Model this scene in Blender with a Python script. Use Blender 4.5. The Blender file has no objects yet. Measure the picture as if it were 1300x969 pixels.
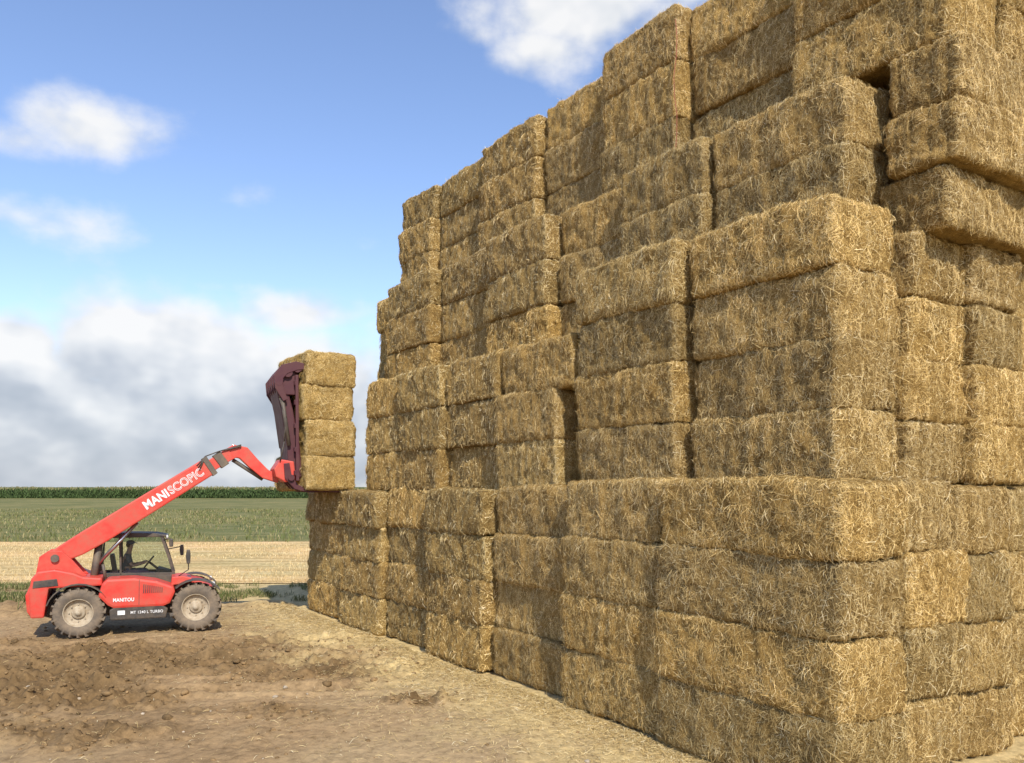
import bpy, bmesh, math, random
import numpy as np
from mathutils import Vector, Matrix
random.seed(7); rng=np.random.default_rng(7)
scene=bpy.context.scene
col=scene.collection
EYE=3.55
# ---------------------------------------------------------------- noise
def _h(i,j,k,s):
    n=(i.astype(np.int64)*374761393+j.astype(np.int64)*668265263+k.astype(np.int64)*1274126177+s*974634777)&0xffffffff
    n=((n^(n>>13))*1274126177)&0xffffffff
    n=((n^(n>>16))*2246822519)&0xffffffff
    return ((n^(n>>15))&0xffffff)/float(0xffffff)
def vnoise(P,f,s=0):
    P=P*f; I=np.floor(P); F=P-I; F=F*F*(3-2*F); I=I.astype(np.int64)
    r=0
    for a in (0,1):
        for b in (0,1):
            for c in (0,1):
                w=(F[:,0] if a else 1-F[:,0])*(F[:,1] if b else 1-F[:,1])*(F[:,2] if c else 1-F[:,2])
                r=r+w*_h(I[:,0]+a,I[:,1]+b,I[:,2]+c,s)
    return r*2-1
def fbm(P,f,o=4,s=0,g=.5):
    r=0;a=1;t=0
    for i in range(o):
        r=r+a*vnoise(P,f,s+i*17); t+=a; a*=g; f*=2.03
    return r/t
# ---------------------------------------------------------------- materials
def new_mat(name):
    m=bpy.data.materials.new(name); m.use_nodes=True
    nt=m.node_tree; b=nt.nodes['Principled BSDF']; return m,nt,b
def N(nt,t,**k):
    n=nt.nodes.new(t)
    for a,v in k.items(): setattr(n,a,v)
    return n
def ramp(nt,stops):
    r=N(nt,'ShaderNodeValToRGB'); e=r.color_ramp.elements
    e[0].position=stops[0][0]; e[0].color=(*stops[0][1],1)
    e[1].position=stops[-1][0]; e[1].color=(*stops[-1][1],1)
    for p,c in stops[1:-1]:
        x=e.new(p); x.color=(*c,1)
    return r
def mix(nt,typ,fac,a,b):
    m=N(nt,'ShaderNodeMix',data_type='RGBA',blend_type=typ)
    for idx,v in ((0,fac),(6,a),(7,b)):
        if hasattr(v,'links'): nt.links.new(v,m.inputs[idx])
        else: m.inputs[idx].default_value=v if idx==0 else (*v,1)
    return m.outputs[2]
def paint(name,c,rough=.4,dirt=.35,metal=0,dirtcol=(.28,.2,.12),scale=3.,coat=0.0):
    m,nt,b=new_mat(name)
    tc=N(nt,'ShaderNodeTexCoord'); n=N(nt,'ShaderNodeTexNoise'); n.inputs['Scale'].default_value=scale; n.inputs['Detail'].default_value=8
    n.inputs['Roughness'].default_value=.7
    nt.links.new(tc.outputs['Object'],n.inputs['Vector'])
    r=ramp(nt,[(.38,(dirt*.15,)*3),(.70,(dirt,)*3)]); nt.links.new(n.outputs['Fac'],r.inputs[0])
    o=mix(nt,'MIX',r.outputs[0],c,dirtcol); nt.links.new(o,b.inputs['Base Color'])
    b.inputs['Metallic'].default_value=metal
    b.inputs['Coat Weight'].default_value=coat
    r2=ramp(nt,[(.3,(rough,)*3),(.8,(min(1,rough+.35),)*3)]); nt.links.new(n.outputs['Fac'],r2.inputs[0]); nt.links.new(r2.outputs[0],b.inputs['Roughness'])
    return m
M_red=paint('red_paint',(.66,.030,.018),.42,.42,coat=.1)
M_maroon=paint('maroon_paint',(.062,.004,.012),.45,.12)
M_black=paint('black_plastic',(.022,.022,.024),.5,.5)
M_dark=paint('dark_steel',(.05,.048,.045),.5,.6)
M_tyre=paint('tyre_rubber',(.09,.075,.06),.9,1.,dirtcol=(.27,.20,.13),scale=4)
M_rim=paint('cream_rim',(.50,.42,.30),.65,.95,scale=7)
M_white=paint('white_lettering',(.85,.83,.8),.5,.15)
M_chrome=paint('polished_rod',(.6,.6,.6),.2,.1,metal=1)
M_skin=paint('skin',(.5,.28,.19),.6,.1)
M_shirt=paint('dark_shirt',(.10,.115,.12),.9,.1)
M_trou=paint('blue_trousers',(.06,.09,.16),.9,.2)
M_hair=paint('hair',(.05,.03,.02),.9,.0)
M_lamp=paint('lamp_glass',(.7,.7,.68),.15,.1)
M_twine=paint('red_twine',(.30,.08,.05),.8,.2)
mg,nt,b=new_mat('window_glass')
for n in list(nt.nodes): nt.nodes.remove(n)
out=N(nt,'ShaderNodeOutputMaterial'); tr=N(nt,'ShaderNodeBsdfTransparent'); tr.inputs[0].default_value=(.74,.82,.79,1)
gl=N(nt,'ShaderNodeBsdfGlossy'); gl.inputs['Roughness'].default_value=.03
fr=N(nt,'ShaderNodeFresnel'); fr.inputs[0].default_value=1.5; ms=N(nt,'ShaderNodeMixShader')
nt.links.new(fr.outputs[0],ms.inputs[0]); nt.links.new(tr.outputs[0],ms.inputs[1]); nt.links.new(gl.outputs[0],ms.inputs[2]); nt.links.new(ms.outputs[0],out.inputs[0])
M_glass=mg
def straw_mats():
    m,nt,b=new_mat('straw_packed')
    tc=N(nt,'ShaderNodeTexCoord'); oi=N(nt,'ShaderNodeObjectInfo')
    off=N(nt,'ShaderNodeVectorMath',operation='ADD'); nt.links.new(tc.outputs['Object'],off.inputs[0])
    sc_=N(nt,'ShaderNodeVectorMath',operation='SCALE'); sc_.inputs[0].default_value=(7,5,9); nt.links.new(oi.outputs['Random'],sc_.inputs['Scale']); nt.links.new(sc_.outputs[0],off.inputs[1])
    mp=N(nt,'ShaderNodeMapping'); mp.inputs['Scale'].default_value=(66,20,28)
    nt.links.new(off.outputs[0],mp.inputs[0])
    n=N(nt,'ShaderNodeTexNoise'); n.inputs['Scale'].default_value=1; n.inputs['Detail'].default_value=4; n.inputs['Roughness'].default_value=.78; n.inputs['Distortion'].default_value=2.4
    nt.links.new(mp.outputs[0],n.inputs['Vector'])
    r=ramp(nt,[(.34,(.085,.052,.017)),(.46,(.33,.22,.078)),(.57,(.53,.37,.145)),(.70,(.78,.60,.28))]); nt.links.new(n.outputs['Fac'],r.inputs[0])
    n2=N(nt,'ShaderNodeTexNoise'); n2.inputs['Scale'].default_value=2.5; n2.inputs['Detail'].default_value=4; nt.links.new(off.outputs[0],n2.inputs['Vector'])
    r2=ramp(nt,[(.32,(.74,.71,.67)),(.68,(1.09,1.06,1.0))]); nt.links.new(n2.outputs['Fac'],r2.inputs[0])
    c=mix(nt,'MULTIPLY',1.,r.outputs[0],r2.outputs[0]); c=mix(nt,'MULTIPLY',1.,c,oi.outputs['Color'])
    nt.links.new(c,b.inputs['Base Color']); b.inputs['Roughness'].default_value=.9; b.inputs['Specular IOR Level'].default_value=.15
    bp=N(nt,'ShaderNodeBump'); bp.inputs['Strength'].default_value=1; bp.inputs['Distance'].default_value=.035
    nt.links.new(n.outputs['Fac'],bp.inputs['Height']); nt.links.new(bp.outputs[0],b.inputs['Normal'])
    m2,nt,b=new_mat('straw_stalks')
    at=N(nt,'ShaderNodeAttribute',attribute_name='tint'); oi=N(nt,'ShaderNodeObjectInfo')
    c=mix(nt,'MULTIPLY',1.,at.outputs['Color'],oi.outputs['Color']); nt.links.new(c,b.inputs['Base Color']); b.inputs['Roughness'].default_value=.6; b.inputs['Specular IOR Level'].default_value=.3
    return m,m2
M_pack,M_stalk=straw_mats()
# ---------------------------------------------------------------- mesh helpers
def mesh_np(name,V,F,mats=(),midx=None,smooth=None,tint=None):
    me=bpy.data.meshes.new(name)
    V=np.asarray(V,dtype=np.float32); F=np.asarray(F,dtype=np.int32)
    me.vertices.add(len(V)); me.vertices.foreach_set('co',V.ravel())
    k=F.shape[1]
    me.loops.add(F.size); me.loops.foreach_set('vertex_index',F.ravel())
    me.polygons.add(len(F)); me.polygons.foreach_set('loop_start',np.arange(0,F.size,k,dtype=np.int32))
    for m in mats: me.materials.append(m)
    if midx is not None: me.polygons.foreach_set('material_index',np.asarray(midx,dtype=np.int32))
    if smooth is not None: me.polygons.foreach_set('use_smooth',np.asarray(smooth,dtype=bool))
    if tint is not None:
        a=me.color_attributes.new('tint','FLOAT_COLOR','POINT')
        t=np.ones((len(V),4),dtype=np.float32); t[:,:3]=tint; a.data.foreach_set('color',t.ravel())
    me.update(calc_edges=True); me.validate()
    return me
def add(name,me,parent=None,loc=(0,0,0),**props):
    o=bpy.data.objects.new(name,me); col.objects.link(o); o.location=loc
    if parent is not None: o.parent=parent
    for k,v in props.items(): o[k]=v
    return o
def blades(C,T,Wd,L,W,bend,tint):
    n=len(C); L=L[:,None]; W=W[:,None]
    p0=C-T*L*.5-bend*.3; p1=C+bend; p2=C+T*L*.5
    V=np.stack([p0-Wd*W*.35,p0+Wd*W*.35,p1-Wd*W*.5,p1+Wd*W*.5,p2-Wd*W*.3,p2+Wd*W*.3],1).reshape(-1,3)
    b=np.arange(n)[:,None]*6
    F=np.concatenate([b+np.array([[0,1,3,2]]),b+np.array([[2,3,5,4]])],0)
    return V,F,np.repeat(tint,6,0)
def blades1(C,T,Wd,L,W,tint):
    n=len(C); L=L[:,None]; W=W[:,None]; p0=C-T*L*.5; p2=C+T*L*.5
    V=np.stack([p0-Wd*W*.4,p0+Wd*W*.4,p2+Wd*W*.4,p2-Wd*W*.4],1).reshape(-1,3)
    return V,np.arange(n)[:,None]*4+np.array([[0,1,2,3]]),np.repeat(tint,4,0)
def nrm(v): return v/np.maximum(np.linalg.norm(v,axis=1,keepdims=True),1e-9)
PAL=np.array([(.78,.61,.30),(.64,.47,.20),(.49,.345,.135),(.32,.215,.075),(.90,.77,.48),(.18,.115,.04)])
PW=np.array([.2,.31,.23,.12,.07,.07])
BL,BW,BH=2.5,1.2,.9
def bale_mesh(seed,nb=15000,wk=1.,step=.038,tufts=9):
    r=np.random.default_rng(seed); hx,hy,hz=BL/2,BW/2,BH/2; half=np.array([hx,hy,hz])
    Vs=[];Fs=[];off=0
    for ax in range(3):
        u,v=[(1,2),(2,0),(0,1)][ax]
        nu=int(2*half[u]/step);nv=int(2*half[v]/step)
        for sg in (-1,1):
            gu,gv=np.meshgrid(np.linspace(-half[u],half[u],nu+1),np.linspace(-half[v],half[v],nv+1),indexing='ij')
            P=np.zeros((gu.size,3));P[:,ax]=sg*half[ax];P[:,u]=gu.ravel();P[:,v]=gv.ravel()
            idx=np.arange(gu.size).reshape(gu.shape)
            q=np.stack([idx[:-1,:-1],idx[1:,:-1],idx[1:,1:],idx[:-1,1:]],-1).reshape(-1,4)
            if sg<0: q=q[:,::-1]
            Vs.append(P);Fs.append(q+off);off+=gu.size
    V=np.concatenate(Vs);F=np.concatenate(Fs)
    slx=r.uniform(-.04,.04);sly=r.uniform(-.03,.03); sag=r.uniform(.0,.045)
    R3=np.array([.10,.085,.080])
    def surf(P):
        Q=np.clip(P,-half+R3,half-R3); d=(P-Q)/R3; n=nrm(d)
        S=Q+n*R3
        sd=seed*13.7
        D=fbm(P+sd,1.2,2,seed)*.075+fbm(P+sd,4.5,5,seed+5,.66)*.085
        g=P*np.array([8.,1.5,1.5])+sd
        D+=fbm(g,1.,3,seed+9)*.045*(.35+.65*(1-np.abs(n[:,0])))
        D+=.015*(1-(P[:,2]/hz)**2)*(np.abs(n[:,1])+np.abs(n[:,0]))
        for yy in (-.4,-.13,.13,.4):
            D-=.03*np.exp(-((P[:,1]-yy)/.03)**2)*(np.abs(n[:,0])+np.abs(n[:,2]))
        D*=1-.45*np.abs(n[:,2])
        S=S+n*D[:,None]
        S[:,0]+=slx*S[:,2]/hz; S[:,1]+=sly*S[:,2]/hz
        S[:,2]-=sag*(np.abs(P[:,0])/hx)**3*(P[:,2]/hz>0)*(P[:,2]/hz)
        return S,n
    S,n=surf(V)
    if nb==0:
        V=S.copy(); V[:,2]+=hz
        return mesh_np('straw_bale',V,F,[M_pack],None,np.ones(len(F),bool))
    ar=np.array([0,hx*hz*2,hx*hy*.6,hx*hy*.05,hy*hz*1.5,hy*hz*1.5]);ar/=ar.sum()
    f=r.choice(6,nb,p=ar); C=(r.random((nb,3))*2-1)*half
    for k,(ax,sg) in enumerate([(1,-1),(1,1),(2,1),(2,-1),(0,-1),(0,1)]):
        C[f==k,ax]=sg*half[ax]
    den=fbm(C+seed,4.,3,seed+70); keep=(den>-.12)|(r.random(nb)<.45); C=C[keep]; nb=len(C)
    cs,cn=surf(C)
    T=nrm(r.normal(size=(nb,3))*np.array([.65,1,.95]))
    k=np.where(r.random(nb)<.88,.97,.48)[:,None]
    T=nrm(T-cn*(T*cn).sum(1,keepdims=True)*k)
    L=np.clip(r.lognormal(-2.82,.5,nb),.022,.21); W=r.uniform(.0027,.0055,nb)*wk
    Wd=nrm(np.cross(T,cn+r.normal(size=(nb,3))*.35))
    C2=cs+cn*r.uniform(.0,.015,(nb,1))
    cl=fbm(C,3.,2,seed+50)
    tint=PAL[r.choice(6,nb,p=PW)]*(1+.3*cl[:,None])*r.uniform(.85,1.1,(nb,1))
    h=int(nb*.17)
    bend=(cn[:h]*r.uniform(-.1,.22,(h,1))+r.normal(size=(h,3))*.06)*L[:h,None]*.5
    bV,bF,bt=blades(C2[:h],T[:h],Wd[:h],L[:h]*1.5,W[:h],bend,tint[:h])
    cV,cF,ct=blades1(C2[h:],T[h:],Wd[h:],L[h:],W[h:],tint[h:])
    K=13; tc_=np.stack([r.uniform(-hx,hx,tufts),np.full(tufts,hy),r.choice([-hz*.6,hz*.7,hz*.2],tufts,p=[.25,.45,.3])],1)
    e=r.random(tufts)<.22; tc_[e,0]=np.sign(tc_[e,0])*hx; tc_[e,1]=r.uniform(-hy,hy,e.sum())
    TC=np.repeat(tc_,K,0)+r.normal(size=(tufts*K,3))*np.array([.055,.0,.03])
    TC=np.clip(TC,-half,half); ts,tn=surf(TC); m_=len(TC)
    tT=nrm(np.stack([r.normal(0,.4,m_),r.normal(0,.25,m_),-np.ones(m_)],1)+tn*r.uniform(.05,.45,(m_,1)))
    tL=r.uniform(.07,.18,m_); tW=r.uniform(.003,.005,m_)*wk
    tWd=nrm(np.cross(tT,tn+r.normal(size=(m_,3))*.4))
    tV,tF,tt=blades(ts+tn*r.uniform(.0,.04,(m_,1))+tT*tL[:,None]*.3,tT,tWd,tL,tW,tn*tL[:,None]*.12,PAL[r.choice([0,1,2,4],m_,p=[.35,.3,.25,.1])]*r.uniform(.8,1.05,(m_,1)))
    V=np.concatenate([S,bV,cV,tV]);A=np.concatenate([F,bF+len(S),cF+len(S)+len(bV),tF+len(S)+len(bV)+len(cV)])
    V[:,2]+=hz
    mid=np.r_[np.zeros(len(F),int),np.ones(len(bF)+len(cF)+len(tF),int)]
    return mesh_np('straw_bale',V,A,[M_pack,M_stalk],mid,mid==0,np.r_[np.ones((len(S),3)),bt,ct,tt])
VARN=[bale_mesh(11+i*3,17000) for i in range(10)]
VARF=[bale_mesh(71+i*3,5500,2.0,.05,5) for i in range(8)]
VAR0=bale_mesh(5,0,1,.07)
uh=Vector((-.5397,.8419,0));nh=Vector((.8419,.5397,0)); ANG=math.atan2(.8419,-.5397)
GOLD=[(1.0,.98,.92),(1.08,1.01,.87),(.90,.87,.83),(.98,.94,.87),(.84,.82,.78),(1.11,1.05,.92),(.94,.89,.81)]
def bale(a0,a1,p,z,H=.9,W=1.2,cross=False,lab='straw bale in the tall stack',j=1.,tint=None,hid=False):
    near=a0<13.5
    o=bpy.data.objects.new('straw_bale',VAR0 if hid else random.choice(VARN if near else VARF)); col.objects.link(o)
    L=a1-a0; sgn=random.choice((-1,1))
    if not cross:
        c=uh*((a0+a1)/2+random.uniform(-.035,.035)*j)+nh*(p+W/2+random.uniform(-.06,.06)*j)
        sx,sy=(L-.005)/BL,W/BW; ang=ANG
    else:
        c=uh*((a0+a1)/2)+nh*(p+2.5/2+random.uniform(-.05,.05)*j); sx,sy=1,L/BW; ang=ANG+math.pi/2
    o.location=(c.x,c.y,z)
    o.rotation_euler=(random.uniform(-.02,.02)*j,random.uniform(-.014,.014)*j,ang+random.uniform(-.024,.024)*j)
    o.scale=(sx*sgn,sy,(H+.03)/BH)
    t=tint or random.choice(GOLD); k=random.uniform(.92,1.07)
    o.color=(t[0]*k,t[1]*k,t[2]*k,1)
    o['label']=lab; o['category']='straw bale'; o['group']='big rectangular straw bales piled into a tall stack'
    return o
def column(a0,a1,p,z0,n,H,lab,**k):
    for i in range(n): bale(a0,a1,p,z0+i*H,H,lab=lab,**k)
L1='rectangular golden straw bale in the bottom tier resting near bare soil'
L2='weathered golden straw bale in the middle tier of the stack'
L3='rectangular straw bale set back in the upper tier'
L4='straw bale in the topmost tier against the sky'
s1=[5.93,9.0,11.35,13.9,16.4,18.75,21.3,24.2]; o1=[-.08,-.02,.24,.04,.22,.04,.16]
for i in range(7):
    H=.905 if i<2 else .885 if i<3 else .868 if i<5 else .855
    column(s1[i]+.03,s1[i+1]-.04,8.24+o1[i],0,4,H,L1)
    column(max(s1[i],6.0)+(.1 if i==0 else 0),s1[i+1],8.24+1.22+.1,0,4,H,L1,hid=i>0)
for k in (2,3,4):
    d=[.0,.0,.08,.26,.18][k]
    column(6.0+d,8.6+d,8.24+1.24*k+.06,0,4,.885,L1)
column(6.6,9.06,8.93,3.6,4,.89,L2); column(9.18,11.58,8.74,3.6,4,.89,L2)
for k in (1,2,3,4): column(6.35+[0,.05,-.14,.08,-.1][k],8.9,8.93+1.22*k,3.58,4,.80,L2)
column(8.95,11.6,10.12,3.58,4,.88,L2,hid=True)
z=3.47
bale(12.15,14.03,8.62,z,.9,lab=L2);bale(12.1,14.0,8.66,z+.9,.9,lab=L2);bale(11.72,14.03,8.68,z+1.8,.9,lab=L2)
bale(11.3,13.7,9.25,z,.9,lab=L2);bale(11.35,13.7,9.2,z+.9,.9,lab=L2)
s2=[14.05,16.2,18.35,20.45]; o2=[.22,.10,.16]
for i in range(3): column(s2[i]+.03,s2[i+1]-.03,8.5+o2[i],z,3,.9,L2)
bale(11.6,14.,9.85,z+1.8,lab=L2,hid=True)
for a in (14.0,16.3): column(a,a+2.35,9.85,z,3,.9,L2,hid=True)
column(18.6,20.6,9.75,z,3,.9,L2,hid=True)
column(7.0,9.34,9.68,7.16,2,.9,L3); column(9.44,11.44,9.54,7.16,2,.9,L3)
s3=[11.47,13.54,15.9,18.55,21.2]; o3=[.14,-.10,.18,-.05]
for i in range(4): column(s3[i]+.03,s3[i+1]-.03,9.62+o3[i],6.17,3,.905,L3)
column(21.2,22.5,9.95,6.17,3,.87,L3)
for a in (7.3,9.7): column(a,a+2.3,10.95,7.16,2,.9,L3,hid=True)
for a in (11.5,13.8,16.2,18.6): column(a,a+2.4,10.9,6.17,3,.9,L3,hid=True)
CR=[(6.02,10.30,.015),(5.80,10.20,-.02),(5.88,10.28,.02)]
for i,(a,p,rz) in enumerate(CR):
    o=bale(a,a+.96,p,6.80+i*.80,.77,cross=True,lab='straw bale laid crosswise, its end poking out of the stack',tint=(.98,.93,.84),j=.3); o.rotation_euler[2]+=rz
    bale(a+.1,a+1.1,p+2.52,6.80+i*.80,.77,cross=True,lab='straw bale laid crosswise, its end poking out of the stack',j=.3)
s4=[6.0,8.47,10.75,12.84,15.1,17.6,20.0,22.0]; o4=[-.05,.22,-.08,.16,.0,.18,.0]
TOP=[.9,.95,.96,.92,.89,.87,.88]
for i in range(7):
    zb=9.2 if i==0 else 8.97 if i<3 else 8.9
    column(s4[i]+.05,s4[i+1]-.06,10.36+o4[i],zb,3,TOP[i],L4)
    column(s4[i]+.1,s4[i+1],11.75,zb,3,.86,L4,hid=i>0)
column(6.05,8.5,13.0,9.2,3,.9,L4)
# ---------------------------------------------------------------- telehandler
O=Vector((-10.545,20.93,0)); TH=math.radians(22)
th=bpy.data.objects.new('telehandler',None); col.objects.link(th); th.location=O; th.rotation_euler=(0,0,TH)
th['label']='red telescopic handler with raised boom lifting four straw bales'; th['category']='telehandler'
def prism(name,prof,y0,y1,mat,parent=th,bev=.015,smooth=True,**pr):
    bm=bmesh.new()
    A=[bm.verts.new((x,y0,z)) for x,z in prof]; B=[bm.verts.new((x,y1,z)) for x,z in prof]
    bm.faces.new(A); bm.faces.new(B[::-1]); n=len(prof)
    for i in range(n): bm.faces.new((A[i],B[i],B[(i+1)%n],A[(i+1)%n]))
    bmesh.ops.recalc_face_normals(bm,faces=bm.faces)
    if bev: bmesh.ops.bevel(bm,geom=list(bm.edges),offset=bev,segments=2,affect='EDGES',profile=.6,clamp_overlap=True)
    me=bpy.data.meshes.new(name); bm.to_mesh(me); bm.free(); me.materials.append(mat)
    return add(name,me,parent,**pr)
def join_parts(name,objs,parent,**pr):
    bm=bmesh.new()
    mats=[]
    for o in objs:
        me=o.data.copy(); me.transform(o.matrix_basis)
        base=[]
        for m in me.materials:
            if m not in mats: mats.append(m)
            base.append(mats.index(m))
        for p in me.polygons: p.material_index=base[p.material_index] if base else 0
        bm.from_mesh(me); bpy.data.objects.remove(o)
    me=bpy.data.meshes.new(name); bm.to_mesh(me); bm.free()
    for m in mats: me.materials.append(m)
    return add(name,me,parent,**pr)
def strip(pts,w):
    L=[];R=[]
    for i,(x,z) in enumerate(pts):
        a=pts[max(i-1,0)];b=pts[min(i+1,len(pts)-1)]
        dx,dz=b[0]-a[0],b[1]-a[1]; l=math.hypot(dx,dz); nx,nz=-dz/l,dx/l
        ww=(w[i] if isinstance(w,(list,tuple)) else w)/2
        L.append((x+nx*ww,z+nz*ww));R.append((x-nx*ww,z-nz*ww))
    return L+R[::-1]
def tube(name,p0,p1,r,mat,parent=th,seg=16):
    p0=Vector(p0);p1=Vector(p1); d=p1-p0
    bm=bmesh.new(); bmesh.ops.create_cone(bm,cap_ends=True,segments=seg,radius1=r,radius2=r,depth=d.length)
    bmesh.ops.transform(bm,matrix=Matrix.Translation((p0+p1)/2)@d.to_track_quat('Z','Y').to_matrix().to_4x4(),verts=bm.verts)
    me=bpy.data.meshes.new(name); bm.to_mesh(me); bm.free(); me.materials.append(mat)
    for p in me.polygons: p.use_smooth=len(p.vertices)==4
    return add(name,me,parent)
prism('chassis',[(-.85,.5),(-.85,.95),(.5,.95),(.7,.85),(2.2,.85),(2.95,.95),(3.1,.85),(3.1,.5),(2.9,.42),(-.6,.42)],-.5,.5,M_dark)
prism('rear_body',[(-1.0,.5),(-1.03,1.1),(-.98,1.42),(-.85,1.58),(-.5,1.62),(-.1,1.52),(.1,1.42),(.5,1.38),(.5,1.2),(-.62,1.18),(-.72,.5)],-.95,.9,M_red,bev=.04)
prism('counterweight',[(-1.12,.62),(-1.15,1.0),(-1.04,1.25),(-.75,1.25),(-.72,.5),(-1.05,.5)],-.6,.6,M_red,bev=.04)
prism('rear_grille',[(-.95,1.2),(-.93,1.36),(-.45,1.4),(-.42,1.24)],-.965,-.93,M_black,bev=.01)
for y in (-.62,-.06): prism('boom_bracket',[(-.93,1.45),(-.85,1.9),(-.66,2.04),(-.38,2.02),(-.15,1.8),(.15,1.42)],y-.03,y+.03,M_red,bev=.01)
tube('boom_pivot',(-.52,-.72,1.86),(-.52,.0,1.86),.09,M_dark)
hood=prism('engine_cover',[(.42,.95),(.5,1.26),(.62,1.36),(1.2,1.37),(1.7,1.28),(2.08,1.13),(2.12,1.0),(2.0,.72),(1.85,.66),(.75,.66),(.62,.74)],-1.08,-.32,M_red,bev=.06)
prism('side_tank',[(.68,.38),(.66,.62),(.8,.70),(1.8,.70),(1.95,.6),(1.9,.38)],-1.06,-.45,M_black,bev=.03)
gr=[]
for i in range(10): gr.append(prism('g',[(1.40+i*.045,1.0),(1.405+i*.045,1.21-.010*i),(1.425+i*.045,1.21-.010*i),(1.42+i*.045,1.0)],-1.094,-1.075,M_black,bev=0))
join_parts('engine_grille',gr,hood)
prism('cover_seam',[(1.30,.72),(1.31,1.33),(1.322,1.33),(1.312,.72)],-1.083,-1.07,M_black,parent=hood,bev=0)
prism('step_plate',[(2.0,.38),(1.98,.46),(2.25,.5),(2.25,.42)],-1.0,-.6,M_dark)
prism('front_cowl',[(2.1,.9),(2.08,1.22),(2.3,1.26),(2.75,1.16),(3.0,1.02),(3.05,.85)],-.42,.95,M_red,bev=.04)
prism('front_deck',[(2.02,1.12),(2.04,1.32),(2.3,1.34),(2.5,1.28),(2.5,1.18)],-.75,.2,M_red,bev=.02)
cab=prism('cab',[(.35,.6),(.32,1.36),(2.1,1.32),(2.14,.95),(2.1,.6)],.0,.98,M_black,bev=.03)
fr=[]
for y in (.03,.95):
    fr.append(prism('f',strip([(.36,1.34),(.42,2.2),(.52,2.33)],.08),y-.03,y+.03,M_black,bev=.01))
    fr.append(prism('f',strip([(2.1,1.3),(1.98,1.75),(1.8,2.3)],.07),y-.03,y+.03,M_black,bev=.01))
    fr.append(prism('f',strip([(.86,1.34),(.84,2.3)],.05),y-.028,y+.028,M_black,bev=.01))
    fr.append(prism('f',strip([(.34,1.37),(2.1,1.33)],.08),y-.028,y+.028,M_black,bev=.01))
join_parts('cab_frame',fr,cab)
prism('cab_roof',[(.38,2.3),(.45,2.36),(1.0,2.40),(1.7,2.37),(1.92,2.32),(1.9,2.28),(.5,2.27)],-.02,1.0,M_black,parent=cab,bev=.02)
def pane(name,c):
    me=bpy.data.meshes.new(name); me.from_pydata([Vector(v) for v in c],[],[(0,1,2,3)]); me.materials.append(M_glass); return add(name,me,cab)
for y in (.03,.95):
    pane('side_window',[(.4,y,1.4),(.83,y,1.4),(.82,y,2.27),(.47,y,2.27)])
    pane('side_window',[(.89,y,1.38),(2.06,y,1.36),(1.8,y,2.27),(.87,y,2.27)])
pane('windscreen',[(2.09,.06,1.36),(2.09,.92,1.36),(1.8,.92,2.28),(1.8,.06,2.28)])
pane('rear_window',[(.37,.06,1.4),(.37,.92,1.4),(.45,.92,2.27),(.45,.06,2.27)])
st=[prism('s',[(.62,1.15),(.62,1.3),(1.15,1.32),(1.18,1.17)],.22,.72,M_dark,bev=.04),prism('s',strip([(.72,1.3),(.64,1.85)],.10),.24,.7,M_dark,bev=.04)]
join_parts('seat',st,cab)
prism('dashboard',[(1.7,1.2),(1.66,1.42),(1.74,1.48),(2.02,1.38),(2.05,1.2)],.12,.86,M_dark,parent=cab,bev=.03)
bpy.ops.mesh.primitive_torus_add(major_radius=.18,minor_radius=.016,location=(0,0,0)); sw=bpy.context.object; sw.name='steering_wheel'; sw.data.materials.append(M_black)
sw.parent=cab; sw.location=(1.5,.47,1.62); sw.rotation_euler=(0,math.radians(-52),0)
tube('steering_column',(1.5,.47,1.62),(1.75,.47,1.4),.03,M_dark,cab)
bpy.ops.mesh.primitive_uv_sphere_add(segments=16,ring_count=8,radius=.05); bc=bpy.context.object; bc.name='work_lamp'; bc.data.materials.append(M_lamp); bc.parent=cab; bc.location=(1.93,.12,2.27); bc.scale=(.7,1,1)
b2=bc.copy(); col.objects.link(b2); b2.location=(1.93,.85,2.27); b2.parent=cab
def mirror(stalk,c,w=.12,h=.26):
    parts=[tube('m',stalk[i],stalk[i+1],.013,M_black,seg=8) for i in range(len(stalk)-1)]
    x,y,zc=c
    parts.append(prism('m',[(x-.04,zc-h/2),(x-.06,zc),(x-.04,zc+h/2),(x+.04,zc+h/2),(x+.05,zc),(x+.04,zc-h/2)],y-w/2,y+w/2,M_black,bev=.02))
    join_parts('wing_mirror',parts,th)
mirror([(2.2,-.6,1.33),(2.42,-.78,1.5),(2.42,-.8,1.66)],(2.42,-.8,1.82),.18,.34)
mirror([(1.85,.0,2.2),(2.0,-.1,2.24),(2.03,-.12,2.2)],(2.03,-.12,2.13),.1,.2)
mirror([(1.95,.98,1.9),(2.3,1.2,1.95)],(2.3,1.22,1.85),.16,.28)
def lamp(x,y,zc):
    return prism('headlight',[(x,zc-.06),(x,zc+.06),(x+.06,zc+.055),(x+.075,zc),(x+.06,zc-.055)],y-.07,y+.07,M_lamp,bev=.01)
lamp(2.98,-.62,1.1);lamp(2.98,.85,1.1)
tube('exhaust_pipe',(.55,-.62,1.34),(.5,-.62,1.68),.035,M_dark)
def lathe(prof,seg,mat,name):
    V=[];F=[]
    for i in range(seg):
        a=2*math.pi*i/seg
        for r,y in prof: V.append((r*math.cos(a),y,r*math.sin(a)))
    m=len(prof)
    for i in range(seg):
        for k in range(m-1):
            a=i*m+k;b=((i+1)%seg)*m+k
            F.append((a,b,b+1,a+1))
    me=bpy.data.meshes.new(name); me.from_pydata(V,[],F); me.materials.append(mat)
    for p in me.polygons: p.use_smooth=True
    bm=bmesh.new();bm.from_mesh(me);bmesh.ops.recalc_face_normals(bm,faces=bm.faces);bm.to_mesh(me);bm.free()
    return me
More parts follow.
